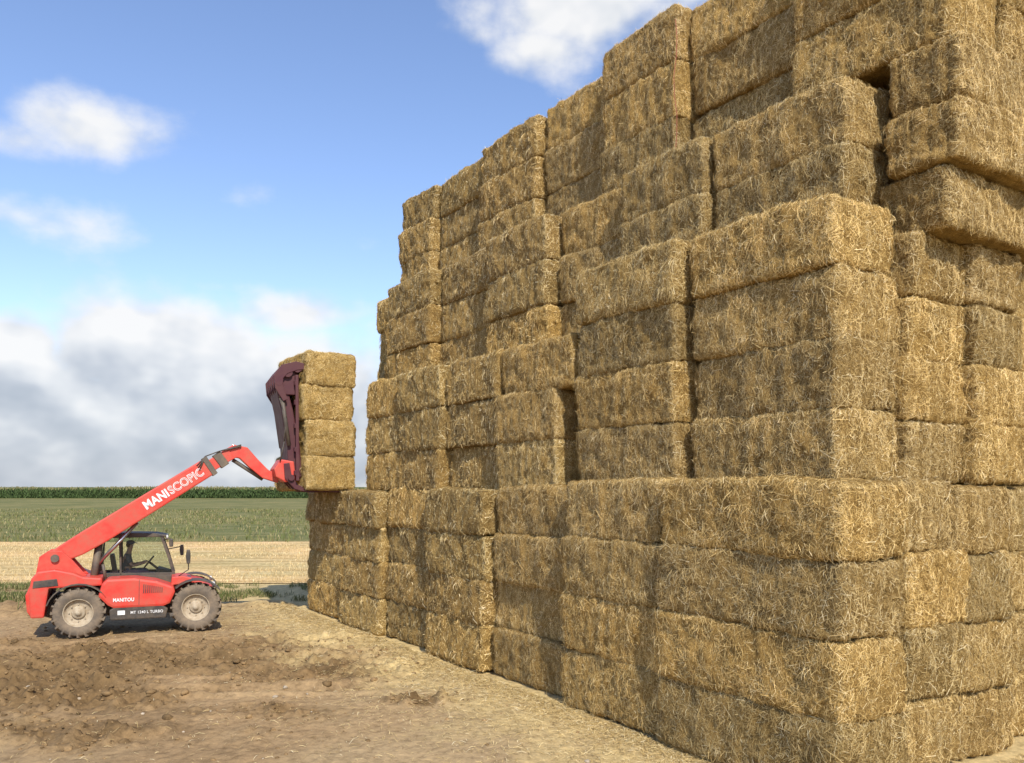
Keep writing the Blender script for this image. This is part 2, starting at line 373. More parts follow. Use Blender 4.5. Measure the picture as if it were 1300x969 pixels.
tyme=lathe([(.33,-.17),(.36,-.2),(.46,-.215),(.54,-.205),(.575,-.17),(.58,0),(.575,.17),(.54,.205),(.46,.215),(.36,.2),(.33,.17)],48,M_tyre,'tyre')
bm=bmesh.new();bm.from_mesh(tyme)
NL=20
for i in range(NL):
    for sg in (-1,1):
        a0=2*math.pi*(i+(0.5 if sg>0 else 0))/NL
        pts=[]
        for k,(y,da) in enumerate([(0,.16),(.1,.06),(.19,-.02),(.214,-.03)]):
            pts.append((sg*y,a0+da,.625 if k<2 else (.615 if k==2 else .52)))
        prev=None
        for y,a,r in pts:
            ring=[bm.verts.new((rr*math.cos(a+w),y,rr*math.sin(a+w))) for rr,w in ((r-.06,-.045),(r,-.035),(r,.035),(r-.06,.045))]
            if prev:
                for q in range(3): bm.faces.new((prev[q],prev[q+1],ring[q+1],ring[q]))
            else: bm.faces.new(ring)
            prev=ring
        bm.faces.new(prev[::-1])
bmesh.ops.recalc_face_normals(bm,faces=bm.faces); bm.to_mesh(tyme);bm.free()
rime=lathe([(.345,-.185),(.33,-.19),(.32,-.16),(.30,-.10),(.22,-.085),(.17,-.06),(.15,-.06),(.0,-.06)],40,M_rim,'rim')
hubme=lathe([(.17,.0),(.16,-.1),(.13,-.125),(.07,-.13),(.065,-.17),(.0,-.175)],24,M_rim,'wheel')
bm=bmesh.new();bm.from_mesh(hubme)
for i in range(8):
    a=i*math.pi/4; mtx=Matrix.Translation((.21*math.cos(a),-.095,.21*math.sin(a)))@Matrix.Rotation(math.pi/2,4,'X')
    bmesh.ops.create_cone(bm,cap_ends=True,segments=6,radius1=.02,radius2=.018,depth=.04,matrix=mtx)
bm.to_mesh(hubme);bm.free(); hubme.materials.append(M_dark)
for x in (0,2.6):
    for sg in (-1,1):
        w=add('wheel',hubme,th,loc=(x,sg*.86,.59)); w.scale=(.95,.97,.95)
        if sg>0: w.rotation_euler=(0,0,math.pi)
        elif x>1: w.rotation_euler=(0,0,math.radians(-6))
        add('tyre',tyme,w);add('rim',rime,w)
    tube('axle',(x,-.7,.6),(x,.7,.6),.11,M_dark)
for x in (0,2.6):
    for sg in (-1,1):
        a=[math.radians(q) for q in (range(30,171,12) if x==0 else range(38,143,12))]
        pts=[(x+.69*math.cos(q),.58+.68*math.sin(q)) for q in a]
        prism('mudguard',strip(pts,.03),sg*.86-.22,sg*.86+.22,M_black,bev=.008)
BA=Vector((-.55,0,1.78));BB=Vector((2.93,0,4.06)); bd=(BB-BA).normalized(); bn=Vector((-bd.z,0,bd.x)); Lb=(BB-BA).length
def bp_(s,t): v=BA+bd*s+bn*t; return (v.x,v.z)
boom=prism('boom',[bp_(-.22,-.05),bp_(-.2,.17),bp_(.15,.24),bp_(.9,.26),bp_(Lb,.24),bp_(Lb,-.22),bp_(1.2,-.25),bp_(.6,-.22),bp_(.1,-.12)],-.56,-.1,M_red,bev=.035)
prism('boom_collar',[bp_(Lb-.06,-.25),bp_(Lb-.06,.27),bp_(Lb+.07,.26),bp_(Lb+.07,-.24)],-.585,-.075,M_dark,parent=boom,bev=.01)
prism('inner_boom',[bp_(Lb,-.15),bp_(Lb,.15),bp_(Lb+.62,.15),bp_(Lb+.62,-.15)],-.5,-.16,M_red,parent=boom,bev=.02)
prism('boom_clamp',[bp_(Lb+.22,-.2),bp_(Lb+.2,.19),bp_(Lb+.42,.2),bp_(Lb+.44,-.19)],-.53,-.13,M_dark,parent=boom,bev=.02)
gx,gz=bp_(Lb+.55,0)
prism('boom_head',strip([(gx-.1,gz-.05),(gx+.15,gz+.10),(gx+.36,gz+.06),(gx+.60,gz-.20),(gx+.9,gz-.48),(gx+1.25,gz-.62)],[.3,.34,.34,.30,.26,.2]),-.48,-.18,M_red,parent=boom,bev=.02)
tube('lift_cylinder',(.25,-.33,1.15),bp_(1.0,-.2)[:1]+(-.33,)+bp_(1.0,-.2)[1:],.085,M_dark)
c=bp_(2.0,-.25); a=bp_(.9,-.2); tube('lift_rod',(a[0]*.5+.2,-.33,a[1]-.45),(c[0],-.33,c[1]),.045,M_chrome)
hs=[]
for k,yy in enumerate((-.57,-.58,-.59)):
    P=[bp_(Lb-.25,.18-.06*k),bp_(Lb+.05,.27+.0*k),bp_(Lb+.4,.2),(gx+.3,gz+.26-.02*k)]
    for i in range(3): hs.append(tube('h',(P[i][0],yy+.02*i,P[i][1]),(P[i+1][0],yy+.02*(i+1),P[i+1][1]),.014,M_black,seg=8))
join_parts('hydraulic_hose',hs,boom)
tube('tilt_cylinder',(gx+.1,-.33,gz-.12),(gx+.85,-.33,gz-.62),.05,M_dark,boom)
def text(body,size,origin,xdir,parent,mat,name='lettering',ybold=.0,width=None):
    cu=bpy.data.curves.new('t','FONT'); cu.body=body; cu.size=size; cu.extrude=.003; cu.offset=ybold; cu.space_character=1.05
    to=bpy.data.objects.new('t',cu); col.objects.link(to)
    dg=bpy.context.evaluated_depsgraph_get(); me=bpy.data.meshes.new_from_object(to.evaluated_get(dg)); bpy.data.objects.remove(to)
    w=max(v.co.x for v in me.vertices)
    if width: me.transform(Matrix.Diagonal((width/w,1,1,1))); w=width
    X=Vector(xdir).normalized(); Y=Vector((-X.z,0,X.x)); Z=Vector((0,-1,0))
    Mx=Matrix(((X.x,Y.x,Z.x,origin[0]),(X.y,Y.y,Z.y,origin[1]),(X.z,Y.z,Z.z,origin[2]),(0,0,0,1)))
    me.transform(Mx); me.materials.clear(); me.materials.append(mat)
    add(name,me,parent); return w
q=bp_(2.34,-.095); text('MANI',.285,(q[0],-.566,q[1]),bd,boom,M_white,ybold=.010,width=.64)
q=bp_(3.02,-.095)
text('SCOPIC',.285,(q[0],-.566,q[1]),bd,boom,M_white,ybold=.009,width=.93)
q=bp_(3.02+.006,-.095); text('SCOPIC',.285,(q[0],-.571,q[1]),bd,boom,M_red,ybold=-.006,width=.915)
text('MANITOU',.12,(.74,-1.088,.82),(1,0,0),hood,M_white,ybold=.003,width=.46)
text('MT 1240 L TURBO',.092,(1.12,-1.068,.515),(1,0,.0),hood,M_white,ybold=.0005,width=.72)
prism('warning_sticker',[(.84,.50),(.84,.60),(1.0,.60),(1.0,.50)],-1.066,-1.055,M_white,parent=hood,bev=0)
# grab
G=M_maroon
grab=prism('bale_grab',strip([(5.0,3.78),(4.94,4.6),(4.78,5.5),(4.64,6.1)],[.34,.32,.30,.28]),-.95,.55,G,bev=.03)
P=[]
for y in (-1.08,-.7,-.3,.1,.5,.9):
    P.append(prism('p',strip([(4.72,5.75),(4.56,6.08),(4.55,6.34),(4.70,6.54),(5.0,6.64),(5.3,6.62),(5.52,6.44)],[.12,.20,.24,.26,.22,.12,.02]),y-.035,y+.035,G,bev=.008))
P.append(tube('p',(4.56,-1.12,6.2),(4.56,1.0,6.2),.09,G)); P.append(tube('p',(4.78,-1.1,6.46),(4.78,1.0,6.46),.12,G)); P.append(tube('p',(5.02,-1.1,6.56),(5.02,1.0,6.56),.09,G))
P.append(prism('p',[(4.62,5.9),(4.58,6.35),(4.78,6.5),(4.98,6.5),(4.98,5.9)],-1.0,.9,G,bev=.02))
join_parts('upper_claw',P,grab)
P=[]
for y in (-1.0,-.5,.0,.5,1.0):
    P.append(prism('p',strip([(4.76,4.15),(4.80,3.8),(5.0,3.55),(5.3,3.44),(6.1,3.42)],[.14,.18,.14,.08,.03]),y-.03,y+.03,G,bev=.008))
P.append(tube('p',(4.87,-1.1,3.78),(4.87,1.1,3.78),.08,G))
join_parts('lower_claw',P,grab)
P=[prism('p',strip([(5.02,3.7),(5.0,6.4)],.08),y-.05,y+.05,G,bev=.01) for y in (-1.10,)]
for zc in (3.9,4.5,5.1,5.7,6.2): P.append(prism('p',[(4.94,zc-.06),(4.94,zc+.06),(5.02,zc+.06),(5.02,zc-.06)],-1.13,1.0,G,bev=.01))
join_parts('back_frame',P,grab)
prism('carriage',[(4.5,3.80),(4.45,4.0),(4.62,4.25),(4.95,4.2),(5.0,3.72),(4.75,3.66)],-.97,-.05,M_red,parent=grab,bev=.03)
tube('clamp_cylinder',(4.82,-1.02,4.6),(4.62,-1.02,6.0),.05,M_dark,grab)
tube('clamp_cylinder',(4.82,.65,4.6),(4.62,.65,6.0),.05,M_dark,grab)
gh=[]
PT=[(4.6,-1.0,4.2),(4.70,-1.03,4.7),(4.74,-1.05,5.3),(4.58,-1.05,5.8),(4.58,-1.05,6.1)]
for i in range(4): gh.append(tube('h',PT[i],PT[i+1],.018,M_black,seg=8))
join_parts('hydraulic_hose',gh,grab)
hv=Vector((math.cos(TH),math.sin(TH),0)); lv=Vector((-math.sin(TH),math.cos(TH),0))
dx=[0,.04,-.05,.03]
for i in range(4):
    o=bpy.data.objects.new('straw_bale',VARN[(i*3+1)%9]); col.objects.link(o)
    c=O+hv*(5.64+dx[i])+lv*random.uniform(-.04,.04)
    o.location=(c.x,c.y,3.46+i*.885); o.rotation_euler=(random.uniform(-.03,.03),random.uniform(-.02,.02),TH+math.radians(9)+math.pi/2+random.uniform(-.03,.03)); o.scale=(1,1.08,1.03)
    k=[1,.95,1.04,1][i]; o.color=(1.08*k,1.04*k,.91*k,1); o['label']='straw bale gripped high in the loader\'s maroon grab'; o['category']='straw bale'; o['group']='four straw bales held by the grab'
# person
def skin(name,verts,edges,rad,mat,parent=None,sub=2,loc=(0,0,0)):
    me=bpy.data.meshes.new(name); me.from_pydata([Vector(v) for v in verts],edges,[])
    o=bpy.data.objects.new(name,me); col.objects.link(o)
    m=o.modifiers.new('s','SKIN'); 
    for i,r in enumerate(rad):
        me.skin_vertices[0].data[i].radius=(r,r) if not isinstance(r,tuple) else r
    me.skin_vertices[0].data[0].use_root=True
    s=o.modifiers.new('u','SUBSURF'); s.levels=sub; s.render_levels=sub
    dg=bpy.context.evaluated_depsgraph_get(); m2=bpy.data.meshes.new_from_object(o.evaluated_get(dg)); bpy.data.objects.remove(o)
    m2.materials.clear(); m2.materials.append(mat)
    for p in m2.polygons: p.use_smooth=True
    return add(name,m2,parent)
pv=[(0,0,0),(0,0,.18),(.02,0,.36),(.05,0,.5),(.07,0,.58),(.09,0,.66),(.095,0,.74),(.15,0,.655)]
pe=[(0,1),(1,2),(2,3),(3,4),(4,5),(5,6),(5,7)]
pr=[(.14,.11),(.13,.1),(.15,.1),(.06,.06),(.065,.065),(.085,.08),(.07,.065),.016]
def chain(base,pts,rs):
    last=base
    for p,r in zip(pts,rs):
        pv.append(p);pr.append(r);pe.append((last,len(pv)-1)); last=len(pv)-1
    return last
for s in (-1,1):
    h=chain(2,[(.02,s*.19,.40),(.13,s*.25,.17),(.36,s*.19,.22),(.43,s*.175,.245)],[.055,.042,.03,.032])
    for k in range(4):
        y=s*(.145+.02*k); chain(h,[(.47,y,.27-.004*abs(k-1)),(.495,y,.25),(.485,y,.232)],[.009,.0085,.007])
    chain(h,[(.44,s*.145,.255),(.46,s*.13,.262)],[.01,.008])
    chain(0,[(.1,s*.1,-.01),(.46,s*.14,.03),(.55,s*.14,-.33),(.67,s*.15,-.36)],[.085,.06,.04,.035])
per=skin('person',pv,pe,pr,M_skin)
per['label']='driver in cap and dark shirt seated gripping the steering wheel'; per['category']='person'
pl=O+hv*.98+lv*.42; per.location=(pl.x,pl.y,1.38); per.rotation_euler=(0,0,TH)
skin('shirt',[(0,0,-.02),(0,0,.18),(.02,0,.37),(.04,0,.46),(.02,-.19,.40),(.1,-.235,.22),(.02,.19,.40),(.1,.235,.22)],[(0,1),(1,2),(2,3),(2,4),(4,5),(2,6),(6,7)],[(.155,.125),(.145,.115),(.165,.115),.07,.072,.055,.072,.055],M_shirt,per)
skin('trousers',[(0,0,-.01),(.1,-.1,-.01),(.46,-.14,.03),(.55,-.14,-.28),(.1,.1,-.01),(.46,.14,.03),(.55,.14,-.28)],[(0,1),(1,2),(2,3),(0,4),(4,5),(5,6)],[(.15,.12),.1,.075,.055,.1,.075,.055],M_trou,per)
bpy.ops.mesh.primitive_uv_sphere_add(segments=20,ring_count=12,radius=.1); cp=bpy.context.object; cp.name='cap'; cp.scale=(1.05,.88,.62); cp.location=(.09,0,.75); cp.parent=per; cp.data.materials.append(M_trou)
prism('cap_peak',[(.15,.735),(.16,.755),(.26,.735),(.26,.725)],-.06,.06,M_trou,parent=per,bev=.004)
for s in (-1,1):
    bpy.ops.mesh.primitive_uv_sphere_add(segments=8,ring_count=6,radius=.012); e=bpy.context.object; e.name='eye'; e.location=(.168,s*.03,.68); e.parent=per; e.data.materials.append(M_white)
    bpy.ops.mesh.primitive_uv_sphere_add(segments=8,ring_count=6,radius=.028); e=bpy.context.object; e.name='ear'; e.scale=(.6,.35,1); e.location=(.085,s*.082,.665); e.parent=per; e.data.materials.append(M_skin)
bpy.ops.mesh.primitive_uv_sphere_add(segments=16,ring_count=10,radius=.09); e=bpy.context.object; e.name='hair'; e.scale=(.82,.93,.85); e.location=(.055,0,.69); e.parent=per; e.data.materials.append(M_hair)
# ---------------------------------------------------------------- ground
xs=np.r_[-3000,-1200,-500,-200,-100,-60,-40,-30,-24,-20,np.arange(-17,9.01,.05),10,12,15,20,30,60,120,400,1500,3000]
ys=np.r_[-400,-100,-30,-10,0,4,7,np.arange(9,28.01,.05),29,31,35,42,52,80,140,260,500,1200,4000]
GX,GY=np.meshgrid(xs,ys,indexing='ij'); P=np.stack([GX.ravel(),GY.ravel(),np.zeros(GX.size)],1)
def gmask(P):
    X,Y=P[:,0],P[:,1]; m=0
    for cx,cy,rx,ry,k in [(-7.5,17.6,6.6,2.8,1.),(-6.8,12.3,3.0,1.0,.9),(-4.0,13.6,1.8,.6,.85),(-1.3,14.1,1.3,.4,.9),(-9.8,16.0,5,2.8,1.),(-4.2,16.4,3.2,1.4,.85),(-12,23.8,3.5,1.1,.8),(-7.2,25.2,1.6,.5,.9),(-8.5,14.2,3.4,1.5,.8)]:
        m=np.maximum(m,k*np.exp(-((X-cx)/rx)**2-((Y-cy)/ry)**2))
    n=fbm(P+3,.7,5,5,.6)
    return np.clip((m+n*.7-.32)*1.7,0,1)
RUTS=[(17.4,.10,.015),(19.3,.10,.015),(14.9,-.12,.03),(16.3,-.10,.03)]
def ruts(P):
    X,Y=P[:,0],P[:,1]; R=0
    for k,(y0,sl,cv) in enumerate(RUTS):
        d=Y-(y0+sl*(X+8)+cv*(X+8)**2)
        R=R+np.exp(-(d/.22)**2)
    return np.clip(R,0,1)*np.clip((-1.5-X)/2,0,1)*np.clip((X+16)/2,0,1)
def gheight(P):
    X,Y=P[:,0],P[:,1]
    near=np.clip((29-Y)/3,0,1)*np.clip((X+19)/3,0,1)*np.clip((10-X)/2,0,1)*np.clip((Y-7)/2,0,1)
    c=gmask(P)*(1-.7*ruts(P))
    h=fbm(P,.35,3,2)*.06+fbm(P,2.2,4,3)*.022+fbm(P,9,2,4)*.009
    cl=fbm(P,3.4,5,8,.66); h+=c*(np.maximum(cl,-.13)*.34+.02)
    for k,(y0,sl,cv) in enumerate(RUTS):
        d=Y-(y0+sl*(X+8)+cv*(X+8)**2)
        rut=np.exp(-(d/.22)**2)*.10-np.exp(-((np.abs(d)-.38)/.13)**2)*.07
        tread=np.sin((X+np.abs(d)*.8)*2*np.pi/.26)*np.exp(-(d/.2)**2)*.045
        h-= (rut+tread)*np.clip((-1.5-X)/2,0,1)*np.clip((X+16)/2,0,1)
    h+=.22*np.exp(-((Y-25.6-.08*(X+8))/.6)**2)*np.clip((X+14)/3,0,1)*np.clip((-5.8-X)/.5,0,1)*(.6+.6*fbm(P,1.2,3,12))
    h+=.45*np.exp(-((Y-23.7)/.8)**2-((X+14.4)/1.8)**2)*(.8+.5*fbm(P,1.5,3,13))
    p=X*.8419+Y*.5397
    h*=np.clip((8.9-p)/1.2,.15,1)
    for lx in (0,2.6):
        for ly in (-.86,.86):
            wx=O.x+lx*hv.x+ly*lv.x; wy=O.y+lx*hv.y+ly*lv.y
            h*=1-.9*np.exp(-((X-wx)**2+(Y-wy)**2)/.35)
    return h*near-.02
P0=P.copy()
P[:,2]=gheight(P)
idx=np.arange(GX.size).reshape(GX.shape)
F=np.stack([idx[:-1,:-1],idx[1:,:-1],idx[1:,1:],idx[:-1,1:]],-1).reshape(-1,4)
c=gmask(P0)[:,None]; q=8.24-(P0[:,0]*.8419+P0[:,1]*.5397); n1=fbm(P0+9,.7,4,31); n2=fbm(P0+9,3.5,3,33)
s=np.clip(1.15-(q+n1*1.8)/2.2+n2*.4,0,1)[:,None]
base=np.array([.33,.218,.110])*(1+.22*n1[:,None]+.15*n2[:,None])
pale=np.array([.45,.33,.18])
pm=np.clip(.5+fbm(P0+4,.45,3,40)*1.8+(13.2-P0[:,1])*.12,0,1)[:,None]
colr=base*(1-pm*.6)+pale*pm*.6
colr=colr*(1-c)+np.array([.185,.116,.052])*(1+.4*n2[:,None])*c
colr=colr*(1-.28*ruts(P0)[:,None])
colr=colr*(1-s)+np.array([.54,.405,.19])*(1+.2*n2[:,None])*s
M_gr,nt,b=new_mat('bare_soil')
at=N(nt,'ShaderNodeAttribute',attribute_name='tint'); tc=N(nt,'ShaderNodeTexCoord')
n=N(nt,'ShaderNodeTexNoise'); n.inputs['Scale'].default_value=7; n.inputs['Detail'].default_value=11; n.inputs['Roughness'].default_value=.74; nt.links.new(tc.outputs['Object'],n.inputs['Vector'])
r=ramp(nt,[(.3,(.52,.5,.47)),(.5,(1,1,1)),(.72,(1.4,1.38,1.33))]); nt.links.new(n.outputs['Fac'],r.inputs[0])
o=mix(nt,'MULTIPLY',1.,at.outputs['Color'],r.outputs[0])
nt.links.new(o,b.inputs['Base Color']); b.inputs['Roughness'].default_value=.95; b.inputs['Specular IOR Level'].default_value=.12
bp=N(nt,'ShaderNodeBump'); bp.inputs['Strength'].default_value=.9; bp.inputs['Distance'].default_value=.035; nt.links.new(n.outputs['Fac'],bp.inputs['Height']); nt.links.new(bp.outputs[0],b.inputs['Normal'])
add('ground',mesh_np('ground',P,F,[M_gr],None,np.ones(len(F),bool),np.clip(colr,0.02,1)),kind='structure')
def lumps(name,pts,sizes,mat,tint,seed=1,**pr):
    bm=bmesh.new(); bmesh.ops.create_icosphere(bm,subdivisions=2,radius=1); bm.verts.ensure_lookup_table()
    bv=np.array([v.co[:] for v in bm.verts]); bf=np.array([[v.index for v in f.verts] for f in bm.faces]); bm.free()
    n=len(pts); k=len(bv); r=np.random.default_rng(seed)
    ang=r.random(n)*6.28; sc=np.stack([sizes*r.uniform(.7,1.4,n),sizes*r.uniform(.7,1.3,n),sizes*r.uniform(.45,.85,n)],1)
    V=np.repeat(bv[None],n,0)
    nz=vnoise((V.reshape(-1,3)*1.7+np.repeat(r.random((n,3))*50,k,0)),1.,3).reshape(n,k,1); V=V*(1+.4*nz)*sc[:,None,:]
    ca,sa=np.cos(ang)[:,None],np.sin(ang)[:,None]
    X=V[...,0]*ca-V[...,1]*sa; Y=V[...,0]*sa+V[...,1]*ca; V=np.stack([X,Y,V[...,2]],-1)+pts[:,None,:]
    F=(bf[None]+np.arange(n)[:,None,None]*k).reshape(-1,3)
    return add(name,mesh_np(name,V.reshape(-1,3),F,[mat],None,None,np.repeat(tint,k,0)),**pr)
c0=np.stack([rng.uniform(-15,1,60000),rng.uniform(10,26,60000),np.zeros(60000)],1)
m=gmask(c0)*(.5+fbm(c0,1.1,3,77))*(1-.7*ruts(c0)); keep=(rng.random(60000)<(m*.5+.010))&((c0[:,0]*.8419+c0[:,1]*.5397)<7.8); c0=c0[keep]
c0[:,2]=gheight(c0)+.002
sz=np.clip(rng.lognormal(-4.0,.58,len(c0)),.008,.08)
tint=np.array([.21,.135,.064])*rng.uniform(.7,1.5,(len(c0),1))
lumps('soil_clods',c0[:12000],sz[:12000],M_gr,tint[:12000],kind='stuff')
s0=np.stack([rng.uniform(-13,3,90),rng.uniform(10,24,90),np.zeros(90)],1); s0=s0[(s0[:,0]*.8419+s0[:,1]*.5397)<8]; s0[:,2]=gheight(s0)+.005
lumps('pebbles',s0,np.clip(rng.lognormal(-4.1,.5,len(s0)),.01,.05),M_gr,np.array([.45,.37,.27])*rng.uniform(.8,1.2,(len(s0),1)),3,kind='stuff')
nb=52000; aa=rng.uniform(4,25,nb); qq=np.abs(rng.normal(0,1,nb))*rng.choice([.35,1.3,2.6],nb,p=[.5,.35,.15])
C=np.stack([aa*-.5397+(8.2-qq)*.8419,aa*.8419+(8.2-qq)*.5397,np.zeros(nb)],1)
e=rng.random(9000); C2=np.stack([.5397*-1*(5.9-np.abs(rng.normal(0,.5,9000)))+.8419*(8+e*6),.8419*(5.9-np.abs(rng.normal(0,.5,9000)))+.5397*(8+e*6),np.zeros(9000)],1)
C3=np.stack([rng.uniform(-14,4,6000),rng.uniform(9.5,25,6000),np.zeros(6000)],1)
C=np.concatenate([C,C2,C3]); nb=len(C); C[:,2]=gheight(C)+rng.uniform(.004,.03,nb)
T=nrm(rng.normal(size=(nb,3))*np.array([1,1,.15])); Wd=nrm(np.cross(T,np.array([[0,0,1.]])+rng.normal(size=(nb,3))*.3))
L=np.clip(rng.lognormal(-2.6,.5,nb),.03,.25)
V,F,t=blades(C,T,Wd,L,rng.uniform(.0035,.007,nb),np.array([[0,0,1.]])*L[:,None]*.1,PAL[rng.choice(6,nb,p=PW)]*rng.uniform(.85,1.1,(nb,1)))
add('loose_straw',mesh_np('loose_straw',V,F,[M_stalk],None,None,t),kind='stuff')
# ---------------------------------------------------------------- fields
def field_mat(name,stops,sc=(1,1,1),scale=.3,big=.12):
    m,nt,b=new_mat(name); tc=N(nt,'ShaderNodeTexCoord'); mp=N(nt,'ShaderNodeMapping'); mp.inputs['Scale'].default_value=sc; mp.inputs['Rotation'].default_value=(0,0,.06)
    nt.links.new(tc.outputs['Object'],mp.inputs[0]); n=N(nt,'ShaderNodeTexNoise'); n.inputs['Scale'].default_value=scale; n.inputs['Detail'].default_value=10; n.inputs['Roughness'].default_value=.72
    nt.links.new(mp.outputs[0],n.inputs['Vector']); r=ramp(nt,stops); nt.links.new(n.outputs['Fac'],r.inputs[0]); o=r.outputs[0]
    n2=N(nt,'ShaderNodeTexNoise'); n2.inputs['Scale'].default_value=5; n2.inputs['Detail'].default_value=8; nt.links.new(tc.outputs['Object'],n2.inputs['Vector'])
    r2=ramp(nt,[(.3,(.65,.65,.65)),(.7,(1.3,1.3,1.3))]); nt.links.new(n2.outputs['Fac'],r2.inputs[0]); o=mix(nt,'MULTIPLY',1.,o,r2.outputs[0])
    n3=N(nt,'ShaderNodeTexNoise'); n3.inputs['Scale'].default_value=big; n3.inputs['Detail'].default_value=5; nt.links.new(tc.outputs['Object'],n3.inputs['Vector'])
    r3=ramp(nt,[(.38,(.82,.86,.82)),(.62,(1.2,1.1,1.1))]); nt.links.new(n3.outputs['Fac'],r3.inputs[0]); o=mix(nt,'MULTIPLY',1.,o,r3.outputs[0])
    nt.links.new(o,b.inputs['Base Color']); b.inputs['Roughness'].default_value=.95; b.inputs['Specular IOR Level'].default_value=.1
    return m
M_stub=field_mat('stubble',[(.36,(.36,.235,.10)),(.48,(.55,.39,.17)),(.6,(.68,.51,.26))],(.10,1,1),1.4)
M_grass=field_mat('green_field',[(.35,(.12,.128,.042)),(.5,(.175,.172,.06)),(.64,(.27,.23,.10))],(.6,1,1),.35,.07)
def sheet(name,poly,z,mat):
    me=bpy.data.meshes.new(name); me.from_pydata([(x,y,z) for x,y in poly],[],[tuple(range(len(poly)))]); me.materials.append(mat); return add(name,me,kind='structure')
sheet('stubble_field',[(-400,31),(-20,31),(60,33.5),(60,56),(-400,50)],.012,M_stub)
sheet('grass_field',[(-900,48),(-400,50),(60,56),(500,62),(900,262),(-900,262)],.02,M_grass)
M_leaf,nt,b=new_mat('leaves'); at=N(nt,'ShaderNodeAttribute',attribute_name='tint'); nt.links.new(at.outputs['Color'],b.inputs['Base Color']); b.inputs['Roughness'].default_value=.75; b.inputs['Specular IOR Level'].default_value=.2
def scatter_blades(name,C,h,w,cols,seed,kind='stuff',lean=.35):
    r=np.random.default_rng(seed); n=len(C); hh=r.uniform(.5,1.2,n)*h; T=nrm(np.stack([r.normal(0,lean,n),r.normal(0,lean,n),np.ones(n)],1))
    a=r.random(n)*6.28; Wd=np.stack([np.cos(a),np.sin(a),np.zeros(n)],1); Cc=C+T*hh[:,None]*.5
    cols=np.array(cols); t=cols[r.integers(0,len(cols),n)]*r.uniform(.75,1.2,(n,1))
    V,F,tt=blades(Cc,T,Wd,hh,r.uniform(.6,1.3,n)*w,r.normal(size=(n,3))*.06*hh[:,None],t)
    return add(name,mesh_np(name,V,F,[M_leaf],None,None,tt),kind=kind)
GR=[(.12,.14,.04),(.16,.17,.055),(.09,.11,.03),(.30,.25,.12)]
def clumped(n,x0,x1,y0,y1,f,th_,seed):
    r=np.random.default_rng(seed); C=np.stack([r.uniform(x0,x1,n),r.uniform(y0,y1,n),np.zeros(n)],1); m=fbm(C,f,4,seed,.65); return C[m>th_]
C=clumped(45000,-34,-5,26.4,30.8,.9,.04,3); C[:,2]=gheight(C); scatter_blades('verge_grass',C,.17,.018,GR,4)
C=clumped(16000,-22,-12.7,23.2,27,.9,.08,8); C[:,2]=gheight(C); scatter_blades('verge_weeds',C,.28,.03,GR,5)
C=clumped(60000,-75,0,31.3,53,.25,-.25,13); C[:,2]=.012; scatter_blades('stubble_stalks',C,.12,.02,[(.60,.45,.22),(.48,.35,.16),(.70,.55,.30)],6)
C=clumped(60000,-150,5,54,130,.3,-.02,14); C[:,2]=.02; scatter_blades('field_grass',C,.32,.07,[(.14,.155,.048),(.185,.18,.065),(.29,.24,.11)],7)
r=np.random.default_rng(5); n=60000
C=np.stack([r.uniform(-420,160,n),258+np.abs(r.normal(0,3,n)),r.uniform(.1,3.2,n)],1)
C[:,2]+=vnoise(C*np.array([.1,0,0]),1.,4)*.25
T=nrm(np.stack([r.normal(0,.5,n),r.normal(0,.3,n),np.ones(n)],1)); a=r.random(n)*3.14
Wd=np.stack([np.cos(a),np.sin(a)*.4,np.zeros(n)],1)
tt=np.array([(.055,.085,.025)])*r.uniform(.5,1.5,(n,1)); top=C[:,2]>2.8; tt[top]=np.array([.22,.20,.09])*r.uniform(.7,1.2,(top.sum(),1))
V,F,t=blades(C,T,Wd,np.full(n,.9),r.uniform(.1,.35,n),r.normal(size=(n,3))*.08,tt)
X=np.linspace(-420,160,500); Z=3.1+vnoise(np.stack([X,X*0,X*0],1),.12,4)*.2
K=len(V)
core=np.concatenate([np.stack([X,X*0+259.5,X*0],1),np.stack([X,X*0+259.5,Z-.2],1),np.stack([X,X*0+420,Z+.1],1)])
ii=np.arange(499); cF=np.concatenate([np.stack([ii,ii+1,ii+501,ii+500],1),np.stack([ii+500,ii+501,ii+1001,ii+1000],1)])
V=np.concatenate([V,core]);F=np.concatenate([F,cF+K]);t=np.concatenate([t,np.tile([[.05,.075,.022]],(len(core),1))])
add('maize_crop',mesh_np('maize_crop',V,F,[M_leaf],None,None,t),kind='stuff')
pts=[uh*10.74+nh*(10.2+.02*math.sin(i))+Vector((0,0,8.9+i*.33)) for i in range(9)]
V=[];F=[]
for i,p in enumerate(pts):
    for q in ((-.008,0),(0,-.008),(.008,0),(0,.008)): V.append(p+uh*(q[0]+.03*math.sin(i*1.7))+nh*q[1])
for i in range(8):
    for k in range(4): F.append((i*4+k,i*4+(k+1)%4,i*4+4+(k+1)%4,i*4+4+k))
me=bpy.data.meshes.new('baling_twine'); me.from_pydata(V,[],F); me.materials.append(M_twine)
add('baling_twine',me,label='red baling twine hanging loose down the straw stack',category='twine')
